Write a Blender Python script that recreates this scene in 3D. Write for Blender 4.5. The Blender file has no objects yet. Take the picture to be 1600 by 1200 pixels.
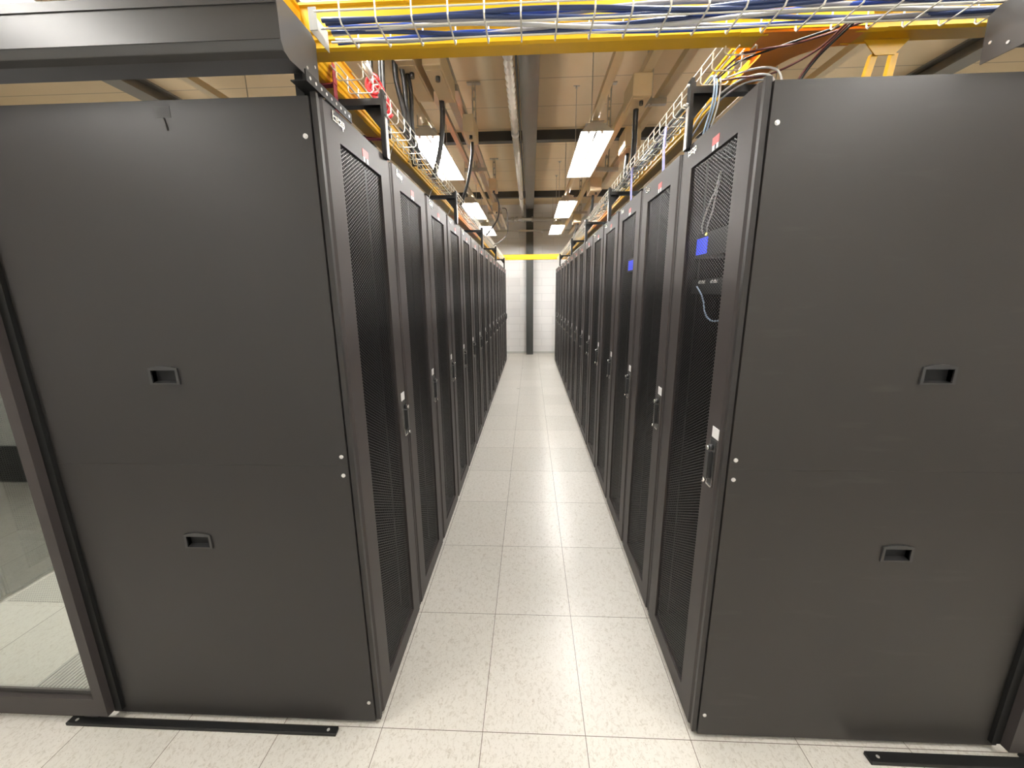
import bpy, bmesh, math, random
from mathutils import Vector, Matrix

random.seed(7)
S = bpy.context.scene
COL = S.collection
PI = math.pi

# ------------------------------------------------------------------ camera
cam_d = bpy.data.cameras.new('camera')
cam_d.sensor_fit = 'HORIZONTAL'
cam_d.sensor_width = 36.0
cam_d.lens = 36.0 * 625.243 / 1600.0
cam_d.clip_start = 0.02
cam_d.clip_end = 100
cam = bpy.data.objects.new('camera', cam_d)
COL.objects.link(cam)
yaw, pitch, roll = 0.04648656, -0.22363634, -0.01016188
fwd = Vector((-math.sin(yaw) * math.cos(pitch), math.cos(yaw) * math.cos(pitch), math.sin(pitch)))
rgt = Vector((math.cos(yaw), math.sin(yaw), 0))
upv = rgt.cross(fwd)
r2 = math.cos(roll) * rgt + math.sin(roll) * upv
u2 = -math.sin(roll) * rgt + math.cos(roll) * upv
mat = Matrix(((r2.x, u2.x, -fwd.x), (r2.y, u2.y, -fwd.y), (r2.z, u2.z, -fwd.z))).to_4x4()
mat.translation = Vector((-0.01451336, -1.23935276, 1.70274954))
cam.matrix_world = mat
S.camera = cam

# ------------------------------------------------------------------ light and exposure
TUBE_STRENGTH = 258.0
w = bpy.data.worlds.new('world')
S.world = w
w.use_nodes = True
w.node_tree.nodes['Background'].inputs[0].default_value = (0.05, 0.05, 0.05, 1)
w.node_tree.nodes['Background'].inputs[1].default_value = 0.0
S.view_settings.view_transform = 'Standard'
S.view_settings.look = 'None'
S.view_settings.exposure = 0.0
S.view_settings.gamma = 1.0
S.view_settings.use_curve_mapping = False
S.cycles.max_bounces = 10
S.cycles.diffuse_bounces = 5
S.cycles.glossy_bounces = 4
S.cycles.transparent_max_bounces = 24
S.cycles.transmission_bounces = 6
S.cycles.sample_clamp_indirect = 6.0
S.cycles.caustics_reflective = False
S.cycles.caustics_refractive = False


# ------------------------------------------------------------------ materials
def srgb(r, g, b):
    f = lambda c: (c / 12.92 if c <= 0.04045 else ((c + 0.055) / 1.055) ** 2.4)
    return (f(r / 255), f(g / 255), f(b / 255), 1)


class NT:
    def __init__(self, name):
        self.m = bpy.data.materials.new(name)
        self.m.use_nodes = True
        self.t = self.m.node_tree
        self.b = self.t.nodes['Principled BSDF']
        self.out = self.t.nodes['Material Output']

    def n(self, typ, **kw):
        nd = self.t.nodes.new(typ)
        for k, v in kw.items():
            setattr(nd, k, v)
        return nd

    def l(self, a, b):
        self.t.links.new(a, b)

    def math(self, op, a, b=None, c=None):
        nd = self.n('ShaderNodeMath', operation=op)
        for i, v in enumerate((a, b, c)):
            if v is None:
                continue
            if isinstance(v, (int, float)):
                nd.inputs[i].default_value = v
            else:
                self.l(v, nd.inputs[i])
        return nd.outputs[0]

    def mix(self, fac, a, b):
        nd = self.n('ShaderNodeMix', data_type='RGBA')
        for sock, v in ((nd.inputs[0], fac), (nd.inputs[6], a), (nd.inputs[7], b)):
            if isinstance(v, (int, float)):
                sock.default_value = v
            elif isinstance(v, tuple):
                sock.default_value = v
            else:
                self.l(v, sock)
        return nd.outputs[2]


def plain(name, col, rough=0.5, metal=0.0, noise=0.06, scale=14.0, bump=0.0, bscale=300.0, spec=0.5):
    """painted / moulded surface: a little mottling in colour, optional fine grain"""
    k = NT(name)
    tc = k.n('ShaderNodeTexCoord')
    no = k.n('ShaderNodeTexNoise')
    no.inputs['Scale'].default_value = scale
    no.inputs['Detail'].default_value = 4
    k.l(tc.outputs['Object'], no.inputs['Vector'])
    dark = tuple(c * (1 - noise) for c in col[:3]) + (1,)
    lite = tuple(min(1, c * (1 + noise)) for c in col[:3]) + (1,)
    k.l(k.mix(no.outputs['Fac'], dark, lite), k.b.inputs['Base Color'])
    k.b.inputs['Roughness'].default_value = rough
    k.b.inputs['Metallic'].default_value = metal
    k.b.inputs['Specular IOR Level'].default_value = spec
    if bump:
        n2 = k.n('ShaderNodeTexNoise')
        n2.inputs['Scale'].default_value = bscale
        k.l(tc.outputs['Object'], n2.inputs['Vector'])
        bp = k.n('ShaderNodeBump')
        bp.inputs['Strength'].default_value = bump
        bp.inputs['Distance'].default_value = 0.001
        k.l(n2.outputs['Fac'], bp.inputs['Height'])
        k.l(bp.outputs['Normal'], k.b.inputs['Normal'])
    return k.m


def emis(name, col, strength):
    k = NT(name)
    k.b.inputs['Base Color'].default_value = (0.8, 0.8, 0.8, 1)
    k.b.inputs['Emission Color'].default_value = col
    k.b.inputs['Emission Strength'].default_value = strength
    return k.m


M = {}
M['panel'] = plain('powder_coat_panel', (0.026, 0.024, 0.0232, 1), 0.42, noise=0.05, scale=3.0, bump=0.04, bscale=500, spec=0.35)
M['frame'] = plain('powder_coat_frame', (0.046, 0.040, 0.039, 1), 0.46, noise=0.05, bump=0.04, bscale=500, spec=0.22)
M['inside'] = plain('rack_inside_black', (0.010, 0.010, 0.0105, 1), 0.6, spec=0.25)
M['black'] = plain('black_paint', (0.010, 0.010, 0.010, 1), 0.45, spec=0.25)
M['housing'] = plain('black_satin_housing', (0.050, 0.048, 0.047, 1), 0.33, noise=0.12, scale=6)
M['plastic'] = plain('black_plastic', (0.03, 0.03, 0.031, 1), 0.35)
M['chrome'] = plain('bright_steel', (0.75, 0.74, 0.72, 1), 0.25, metal=1.0)
M['screw'] = plain('zinc_screw', (0.8, 0.79, 0.77, 1), 0.35, metal=0.6)
M['zinc'] = plain('galvanised_steel', (0.5, 0.48, 0.44, 1), 0.4, metal=0.8, noise=0.15, scale=40)
M['flex'] = plain('dull_metal_hose', (0.40, 0.37, 0.31, 1), 0.5, metal=0.2)
M['wire'] = plain('zinc_wire', (0.88, 0.85, 0.74, 1), 0.35, metal=0.35)
M['yellow'] = plain('yellow_raceway_plastic', (0.73, 0.41, 0.014, 1), 0.38, noise=0.05, spec=0.3)
M['orange'] = plain('orange_raceway_plastic', (0.85, 0.29, 0.02, 1), 0.38, noise=0.05, spec=0.3)
M['cream'] = plain('cream_enamel', (0.72, 0.60, 0.40, 1), 0.45)
M['beam'] = plain('grey_steel_paint', (0.21, 0.20, 0.185, 1), 0.5, noise=0.08, scale=5)
M['beamdark'] = plain('dark_steel_paint', (0.022, 0.021, 0.02, 1), 0.5)
M['column'] = plain('charcoal_steel_paint', (0.045, 0.048, 0.045, 1), 0.45)
M['white'] = plain('white_enamel', (0.86, 0.86, 0.84, 1), 0.35)
M['whitepl'] = plain('white_plastic', (0.85, 0.84, 0.82, 1), 0.4)
M['label'] = plain('paper_label', (0.78, 0.77, 0.76, 1), 0.5)
M['ink'] = plain('grey_ink', (0.2, 0.2, 0.21, 1), 0.6)
M['red'] = plain('red_print', (0.55, 0.09, 0.09, 1), 0.45)
M['redcable'] = plain('red_pvc', (0.75, 0.04, 0.05, 1), 0.35)
M['strap'] = plain('maroon_hook_tape', (0.30, 0.045, 0.06, 1), 0.8)
M['navy'] = plain('navy_cable', (0.025, 0.045, 0.13, 1), 0.35)
M['blue'] = plain('blue_cable', (0.02, 0.06, 0.32, 1), 0.35)
M['paleblue'] = plain('pale_blue_cable', (0.35, 0.47, 0.62, 1), 0.4)
M['lilac'] = plain('lilac_cable', (0.34, 0.33, 0.62, 1), 0.4)
M['grey'] = plain('grey_cable', (0.34, 0.33, 0.34, 1), 0.4)
M['lgrey'] = plain('light_grey_cable', (0.62, 0.61, 0.58, 1), 0.4)
M['blackcable'] = plain('black_cable', (0.015, 0.015, 0.015, 1), 0.4)
M['brown'] = plain('dark_red_cable', (0.09, 0.022, 0.018, 1), 0.4)
M['green'] = plain('dark_green_cable', (0.04, 0.06, 0.03, 1), 0.4)
M['glove'] = M['white']
M['tube'] = emis('fluorescent_tube', (1.0, 0.975, 0.94, 1), TUBE_STRENGTH)
M['tube_fill'] = emis('fill_fluorescent_tube', (1.0, 0.965, 0.92, 1), TUBE_STRENGTH * 0.62)  # weaker emission for the lights added behind the camera
M['lcd'] = emis('blue_lcd', (0.05, 0.09, 1.0, 1), 1.3)
M['lcd'].node_tree.nodes['Principled BSDF'].inputs['Base Color'].default_value = (0.01, 0.01, 0.03, 1)
M['led'] = emis('yellow_led', (1.0, 0.85, 0.1, 1), 3.0)
M['lightgrey_paint'] = plain('light_grey_paint', (0.55, 0.55, 0.52, 1), 0.5)


def mat_floor():
    k = NT('raised_floor_tiles')
    tc = k.n('ShaderNodeTexCoord')
    sx = k.n('ShaderNodeSeparateXYZ')
    k.l(tc.outputs['Object'], sx.inputs[0])
    W, L = 0.40634, 0.6

    def line(sock, pitch, off, half):
        a = k.math('ADD', sock, off)
        f = k.math('FRACT', k.math('DIVIDE', a, pitch))
        d = k.math('MULTIPLY', k.math('ABSOLUTE', k.math('SUBTRACT', f, 0.5)), pitch)
        return k.math('GREATER_THAN', d, pitch / 2 - half)

    lx = line(sx.outputs[0], W, 1.5 * W + 20 * W, 0.0013)
    ly = line(sx.outputs[1], L, 20 * L, 0.0013)
    ln = k.math('MAXIMUM', lx, ly)
    # per tile tone
    wn = k.n('ShaderNodeTexWhiteNoise', noise_dimensions='2D')
    cb = k.n('ShaderNodeCombineXYZ')
    k.l(k.math('FLOOR', k.math('DIVIDE', k.math('ADD', sx.outputs[0], 21.5 * W), W)), cb.inputs[0])
    k.l(k.math('FLOOR', k.math('DIVIDE', k.math('ADD', sx.outputs[1], 20 * L), L)), cb.inputs[1])
    k.l(cb.outputs[0], wn.inputs['Vector'])
    base = k.mix(wn.outputs['Value'], (0.71, 0.685, 0.625, 1), (0.77, 0.74, 0.68, 1))
    # flecks
    mp = k.n('ShaderNodeMapping')
    k.l(tc.outputs['Object'], mp.inputs['Vector'])
    mp.inputs['Scale'].default_value = (1, 0.7, 1)
    n1 = k.n('ShaderNodeTexNoise')
    n1.inputs['Scale'].default_value = 62
    n1.inputs['Detail'].default_value = 4
    n1.inputs['Roughness'].default_value = 0.7
    n1.inputs['Distortion'].default_value = 1.2
    k.l(mp.outputs[0], n1.inputs['Vector'])
    cr = k.n('ShaderNodeValToRGB')
    cr.color_ramp.elements[0].position = 0.34
    cr.color_ramp.elements[1].position = 0.50
    cr.color_ramp.elements[0].color = (0.72, 0.69, 0.64, 1)
    cr.color_ramp.elements[1].color = (1, 1, 1, 1)
    k.l(n1.outputs['Fac'], cr.inputs[0])
    n3 = k.n('ShaderNodeTexNoise')
    n3.inputs['Scale'].default_value = 150
    n3.inputs['Detail'].default_value = 2
    k.l(tc.outputs['Object'], n3.inputs['Vector'])
    cr3 = k.n('ShaderNodeValToRGB')
    cr3.color_ramp.elements[0].position = 0.30
    cr3.color_ramp.elements[1].position = 0.36
    cr3.color_ramp.elements[0].color = (0.62, 0.57, 0.5, 1)
    cr3.color_ramp.elements[1].color = (1, 1, 1, 1)
    k.l(n3.outputs['Fac'], cr3.inputs[0])
    mul = k.n('ShaderNodeMix', data_type='RGBA', blend_type='MULTIPLY')
    mul.inputs[0].default_value = 0.75
    k.l(base, mul.inputs[6])
    k.l(cr.outputs[0], mul.inputs[7])
    mul2 = k.n('ShaderNodeMix', data_type='RGBA', blend_type='MULTIPLY')
    mul2.inputs[0].default_value = 0.7
    k.l(mul.outputs[2], mul2.inputs[6])
    k.l(cr3.outputs[0], mul2.inputs[7])
    col = k.mix(ln, mul2.outputs[2], (0.16, 0.13, 0.10, 1))
    k.l(col, k.b.inputs['Base Color'])
    n2 = k.n('ShaderNodeTexNoise')
    n2.inputs['Scale'].default_value = 3.0
    k.l(tc.outputs['Object'], n2.inputs['Vector'])
    k.l(k.math('ADD', k.math('MULTIPLY', n2.outputs['Fac'], 0.14), 0.24), k.b.inputs['Roughness'])
    bp = k.n('ShaderNodeBump')
    bp.inputs['Strength'].default_value = 0.5
    bp.inputs['Distance'].default_value = 0.002
    bp.invert = True
    k.l(ln, bp.inputs['Height'])
    k.l(bp.outputs['Normal'], k.b.inputs['Normal'])
    return k.m


def mat_ceiling():
    k = NT('cream_deck_panels')
    tc = k.n('ShaderNodeTexCoord')
    sx = k.n('ShaderNodeSeparateXYZ')
    k.l(tc.outputs['Object'], sx.inputs[0])
    f = k.math('FRACT', k.math('DIVIDE', k.math('ADD', sx.outputs[1], 20.0), 0.68))
    ln = k.math('GREATER_THAN', k.math('ABSOLUTE', k.math('SUBTRACT', f, 0.5)), 0.489)
    no = k.n('ShaderNodeTexNoise')
    no.inputs['Scale'].default_value = 1.2
    no.inputs['Detail'].default_value = 5
    k.l(tc.outputs['Object'], no.inputs['Vector'])
    base = k.mix(no.outputs['Fac'], (0.61, 0.475, 0.295, 1), (0.73, 0.585, 0.385, 1))
    k.l(k.mix(ln, base, (0.40, 0.32, 0.22, 1)), k.b.inputs['Base Color'])
    k.b.inputs['Roughness'].default_value = 0.65
    return k.m


def mat_blocks():
    """painted block wall, courses of 0.21 m"""
    k = NT('white_painted_blocks')
    tc = k.n('ShaderNodeTexCoord')
    mp = k.n('ShaderNodeMapping')
    mp.inputs['Rotation'].default_value = (PI / 2, 0, 0)
    k.l(tc.outputs['Object'], mp.inputs['Vector'])
    br = k.n('ShaderNodeTexBrick')
    br.inputs['Color1'].default_value = (0.80, 0.785, 0.775, 1)
    br.inputs['Color2'].default_value = (0.86, 0.845, 0.83, 1)
    br.inputs['Mortar'].default_value = (0.71, 0.70, 0.69, 1)
    br.inputs['Scale'].default_value = 1.0
    br.inputs['Brick Width'].default_value = 0.62
    br.inputs['Row Height'].default_value = 0.21
    br.inputs['Mortar Size'].default_value = 0.006
    br.inputs['Mortar Smooth'].default_value = 0.3
    k.l(mp.outputs[0], br.inputs['Vector'])
    k.l(br.outputs['Color'], k.b.inputs['Base Color'])
    k.b.inputs['Roughness'].default_value = 0.5
    return k.m


def mat_mesh():
    """perforated steel sheet: staggered round holes cut through"""
    k = NT('perforated_steel')
    tc = k.n('ShaderNodeTexCoord')
    A = 0.0120
    B = A * math.sqrt(3)
    R = 0.0049
    sx = k.n('ShaderNodeSeparateXYZ')
    k.l(tc.outputs['Object'], sx.inputs[0])

    def lat(oy, oz):
        fy = k.math('SUBTRACT', k.math('FRACT', k.math('ADD', k.math('DIVIDE', sx.outputs[1], B), 40 + oy)), 0.5)
        fz = k.math('SUBTRACT', k.math('FRACT', k.math('ADD', k.math('DIVIDE', sx.outputs[2], A), 40 + oz)), 0.5)
        dy = k.math('MULTIPLY', fy, B)
        dz = k.math('MULTIPLY', fz, A)
        return k.math('SQRT', k.math('ADD', k.math('MULTIPLY', dy, dy), k.math('MULTIPLY', dz, dz)))

    d = k.math('MINIMUM', lat(0, 0), lat(0.5, 0.5))
    hole = k.math('LESS_THAN', d, R)
    k.b.inputs['Base Color'].default_value = (0.020, 0.019, 0.019, 1)
    k.b.inputs['Roughness'].default_value = 0.42
    tr = k.n('ShaderNodeBsdfTransparent')
    mx = k.n('ShaderNodeMixShader')
    k.l(hole, mx.inputs[0])
    k.l(k.b.outputs[0], mx.inputs[1])
    k.l(tr.outputs[0], mx.inputs[2])
    k.l(mx.outputs[0], k.out.inputs['Surface'])
    return k.m


def mat_glass():
    k = NT('tinted_door_glass')
    lw = k.n('ShaderNodeLayerWeight')
    lw.inputs['Blend'].default_value = 0.5
    # Schlick reflectance of one face of the coated pane
    f5 = k.math('POWER', lw.outputs['Facing'], 4.0)
    refl = k.math('ADD', k.math('MULTIPLY', f5, 0.88), 0.12)
    gl = k.n('ShaderNodeBsdfGlossy')
    gl.inputs['Roughness'].default_value = 0.01
    gl.inputs['Color'].default_value = (0.95, 1, 0.97, 1)
    tr = k.n('ShaderNodeBsdfTransparent')
    tr.inputs['Color'].default_value = (0.975, 0.99, 0.975, 1)
    mx = k.n('ShaderNodeMixShader')
    k.l(refl, mx.inputs[0])
    k.l(tr.outputs[0], mx.inputs[1])
    k.l(gl.outputs[0], mx.inputs[2])
    k.l(mx.outputs[0], k.out.inputs['Surface'])
    return k.m


M['floor'] = mat_floor()
M['ceiling'] = mat_ceiling()
M['blocks'] = mat_blocks()
M['mesh'] = mat_mesh()
M['glass'] = mat_glass()
M['plaster'] = plain('white_wall_paint', (0.82, 0.83, 0.81, 1), 0.55, noise=0.02, scale=2)
M['skirt'] = plain('black_skirting', (0.02, 0.02, 0.02, 1), 0.4)
M['grille'] = plain('grey_floor_grille', (0.50, 0.50, 0.46, 1), 0.45)
M['grilledark'] = plain('grille_void', (0.05, 0.05, 0.045, 1), 0.7)


def mat_perf_tile():
    k = NT('perforated_floor_tile')
    tc = k.n('ShaderNodeTexCoord')
    vo = k.n('ShaderNodeTexVoronoi', feature='F1')
    vo.inputs['Scale'].default_value = 70
    vo.inputs['Randomness'].default_value = 0.0
    k.l(tc.outputs['Object'], vo.inputs['Vector'])
    k.l(k.mix(k.math('LESS_THAN', vo.outputs['Distance'], 0.36), (0.52, 0.51, 0.46, 1), (0.06, 0.06, 0.055, 1)), k.b.inputs['Base Color'])
    return k.m


M['perftile'] = mat_perf_tile()


# ------------------------------------------------------------------ mesh helpers
class MB:
    def __init__(self):
        self.bm = bmesh.new()

    def box(self, x0, x1, y0, y1, z0, z1):
        vs = [self.bm.verts.new((x, y, z)) for z in (z0, z1) for y in (y0, y1) for x in (x0, x1)]
        for f in ((0, 2, 3, 1), (4, 5, 7, 6), (0, 1, 5, 4), (2, 6, 7, 3), (0, 4, 6, 2), (1, 3, 7, 5)):
            self.bm.faces.new([vs[i] for i in f])
        return self

    def prism(self, prof, axis, a, b):
        """closed profile (list of 2D points) extruded along axis from a to b"""
        def P(p, t):
            return {'x': (t, p[0], p[1]), 'y': (p[0], t, p[1]), 'z': (p[0], p[1], t)}[axis]
        v0 = [self.bm.verts.new(P(p, a)) for p in prof]
        v1 = [self.bm.verts.new(P(p, b)) for p in prof]
        n = len(prof)
        for i in range(n):
            j = (i + 1) % n
            self.bm.faces.new((v0[i], v0[j], v1[j], v1[i]))
        self.bm.faces.new(v0[::-1])
        self.bm.faces.new(v1)
        return self

    def cyl(self, p0, p1, r, n=12, r1=None):
        p0, p1 = Vector(p0), Vector(p1)
        r1 = r if r1 is None else r1
        d = (p1 - p0).normalized()
        a = d.orthogonal().normalized()
        b = d.cross(a)
        c0, c1 = [], []
        for i in range(n):
            t = 2 * PI * i / n
            o = a * math.cos(t) + b * math.sin(t)
            c0.append(self.bm.verts.new(p0 + o * r))
            c1.append(self.bm.verts.new(p1 + o * r1))
        for i in range(n):
            j = (i + 1) % n
            f = self.bm.faces.new((c0[i], c0[j], c1[j], c1[i]))
            f.smooth = n > 6
        self.bm.faces.new(c0[::-1])
        self.bm.faces.new(c1)
        return self

    def tube(self, pts, r, n=8, closed=False, smooth=True):
        pts = [Vector(p) for p in pts]
        N = len(pts)
        rings = []
        a = None
        for i, p in enumerate(pts):
            if closed:
                t = (pts[(i + 1) % N] - pts[i - 1]).normalized()
            elif i == 0:
                t = (pts[1] - p).normalized()
            elif i == N - 1:
                t = (p - pts[i - 1]).normalized()
            else:
                t = ((p - pts[i - 1]).normalized() + (pts[i + 1] - p).normalized()).normalized()
            if a is None:
                a = t.orthogonal().normalized()
            a = (a - t * a.dot(t))
            a = a.normalized() if a.length > 1e-6 else t.orthogonal().normalized()
            b = t.cross(a)
            rr = r[i] if isinstance(r, (list, tuple)) else r
            rings.append([self.bm.verts.new(p + (a * math.cos(2 * PI * k / n) + b * math.sin(2 * PI * k / n)) * rr) for k in range(n)])
        m = N if closed else N - 1
        for i in range(m):
            A, B = rings[i], rings[(i + 1) % N]
            for k in range(n):
                f = self.bm.faces.new((A[k], A[(k + 1) % n], B[(k + 1) % n], B[k]))
                f.smooth = smooth
        if not closed:
            self.bm.faces.new(rings[0][::-1])
            self.bm.faces.new(rings[-1])
        return self

    def quad(self, a, b, c, d):
        self.bm.faces.new([self.bm.verts.new(p) for p in (a, b, c, d)])
        return self

    def build(self, name, mat, parent=None, bevel=0.0, loc=None):
        bm = self.bm
        bmesh.ops.recalc_face_normals(bm, faces=bm.faces)
        me = bpy.data.meshes.new(name)
        bm.to_mesh(me)
        bm.free()
        me.materials.append(mat)
        o = bpy.data.objects.new(name, me)
        COL.objects.link(o)
        if parent is not None:
            o.parent = parent
        if loc is not None:
            o.location = loc
        if bevel:
            md = o.modifiers.new('bevel', 'BEVEL')
            md.width = bevel
            md.segments = 2
            md.limit_method = 'ANGLE'
        return o


def spline(pts, sub=6):
    """Catmull-Rom through points"""
    P = [Vector(p) for p in pts]
    P = [P[0] * 2 - P[1]] + P + [P[-1] * 2 - P[-2]]
    out = []
    for i in range(1, len(P) - 2):
        p0, p1, p2, p3 = P[i - 1], P[i], P[i + 1], P[i + 2]
        for k in range(sub):
            t = k / sub
            out.append(0.5 * ((2 * p1) + (p2 - p0) * t + (2 * p0 - 5 * p1 + 4 * p2 - p3) * t * t + (3 * p1 - p0 - 3 * p2 + p3) * t ** 3))
    out.append(P[-2])
    return out


def tag(o, label, cat, group=None, kind=None):
    o['label'] = label
    o['category'] = cat
    if group:
        o['group'] = group
    if kind:
        o['kind'] = kind
    return o


def thing(name, label, cat, loc=(0, 0, 0), rz=0, group=None):
    o = bpy.data.objects.new(name, None)
    o.empty_display_size = 0.1
    COL.objects.link(o)
    o.location = loc
    o.rotation_euler = (0, 0, rz)
    return tag(o, label, cat, group)


def struct(o, label=None, cat=None):
    o['kind'] = 'structure'
    if label:
        o['label'] = label
        o['category'] = cat
    return o


def copy_tree(o, parent=None):
    c = o.copy()
    COL.objects.link(c)
    if parent is not None:
        c.parent = parent
    for ch in list(o.children):
        copy_tree(ch, c)
    return c


def text_mesh(name, body, size, mat, parent, mw, extrude=0.0008, offset=0.0):
    """lettering as a thin solid mesh; mw maps text XY plane to parent space"""
    cu = bpy.data.curves.new(name, 'FONT')
    cu.body = body
    cu.size = size
    cu.extrude = extrude
    cu.offset = offset
    cu.resolution_u = 3
    cu.align_x = 'CENTER'
    cu.align_y = 'CENTER'
    tmp = bpy.data.objects.new(name + '_curve', cu)
    COL.objects.link(tmp)
    bpy.context.view_layer.update()
    me = bpy.data.meshes.new_from_object(tmp.evaluated_get(bpy.context.evaluated_depsgraph_get()))
    bpy.data.objects.remove(tmp)
    bpy.data.curves.remove(cu)
    me.transform(mw)
    me.materials.clear()
    me.materials.append(mat)
    o = bpy.data.objects.new(name, me)
    COL.objects.link(o)
    o.parent = parent
    return o


# ------------------------------------------------------------------ room shell
XW, YB, YF, ZC = 6.6, 10.22, -2.08, 4.0
struct(MB().box(-XW, XW, YF - 0.1, YB + 0.1, -0.2, 0).build('floor', M['floor']), 'cream speckled raised access floor tiles with thin dark joints', 'floor')
struct(MB().box(-XW, XW, YF - 0.1, YB + 0.1, ZC, ZC + 0.2).build('ceiling', M['ceiling']), 'cream deck panel ceiling high above the racks', 'ceiling')
struct(MB().box(-XW, XW, YB, YB + 0.2, 0, ZC).build('wall_back', M['blocks']), 'white painted block wall at the end of the aisle', 'wall')
struct(MB().box(-XW, XW, YF - 0.2, YF, 0, ZC).build('wall_front', M['plaster']), 'white wall mirrored in the glass door', 'wall')
struct(MB().box(-XW - 0.2, -XW, YF, YB, 0, ZC).build('wall_left', M['plaster']), 'white side wall beyond the left rack rows', 'wall')
struct(MB().box(XW, XW + 0.2, YF, YB, 0, ZC).build('wall_right', M['plaster']), 'white side wall beyond the right rack rows', 'wall')
struct(MB().box(-XW, XW, YF, YF + 0.015, 0, 0.36).build('baseboard_front', M['skirt']), 'tall black skirting along the wall mirrored in the glass door', 'baseboard')
struct(MB().box(-XW, XW, YB - 0.02, YB, 0, 0.06).build('baseboard_back', M['lightgrey_paint']), 'low pale skirting under the white block wall', 'baseboard')


def ibeam(x, z0, z1, wdt, y0, y1):
    """I-section running along y"""
    h = wdt / 2
    t = 0.018
    pr = [(x - h, z0), (x + h, z0), (x + h, z0 + t), (x + 0.012, z0 + t), (x + 0.012, z1 - t), (x + h, z1 - t), (x + h, z1),
          (x - h, z1), (x - h, z1 - t), (x - 0.012, z1 - t), (x - 0.012, z0 + t), (x - h, z0 + t)]
    return MB().prism(pr, 'y', y0, y1)


for i, (bx, lab) in enumerate(((-0.025, 'grey steel ceiling beam running down the middle of the aisle'),
                               (-4.27, 'grey steel ceiling beam above the far left racks'),
                               (4.22, 'grey steel ceiling beam above the far right racks'))):
    struct(ibeam(bx, 3.85, 4.0, 0.205, YF, YB - 0.10).build('trim_%d' % (i + 1), M['beam']), lab, 'beam')
for i, (by, lab) in enumerate(((1.75, 'black cross beam under the ceiling nearest the yellow raceway'),
                               (5.30, 'black cross beam under the ceiling above the middle of the aisle'),
                               (8.85, 'black cross beam under the ceiling near the end wall'))):
    o = MB()
    for a, b in ((-XW, -4.38), (-4.16, -0.13), (0.08, 4.11), (4.33, XW)):
        o.box(a, b, by - 0.06, by + 0.06, 3.872, 4.0)
    struct(o.build('trim_%d' % (i + 4), M['beamdark']), lab, 'beam')
# column on the end wall
o = MB()
o.prism([(-0.12, 10.02), (0.07, 10.02), (0.07, 10.035), (-0.015, 10.035), (-0.015, 10.185), (0.07, 10.185), (0.07, 10.2), (-0.12, 10.2),
         (-0.12, 10.185), (-0.035, 10.185), (-0.035, 10.035), (-0.12, 10.035)], 'z', 0, 3.85)
struct(o.build('trim_7', M['column']), 'dark steel column in front of the white end wall', 'column')

# ------------------------------------------------------------------ server racks
RW, RD, RH = 0.600, 1.13, 2.25
DOOR_T = 0.022


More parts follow.
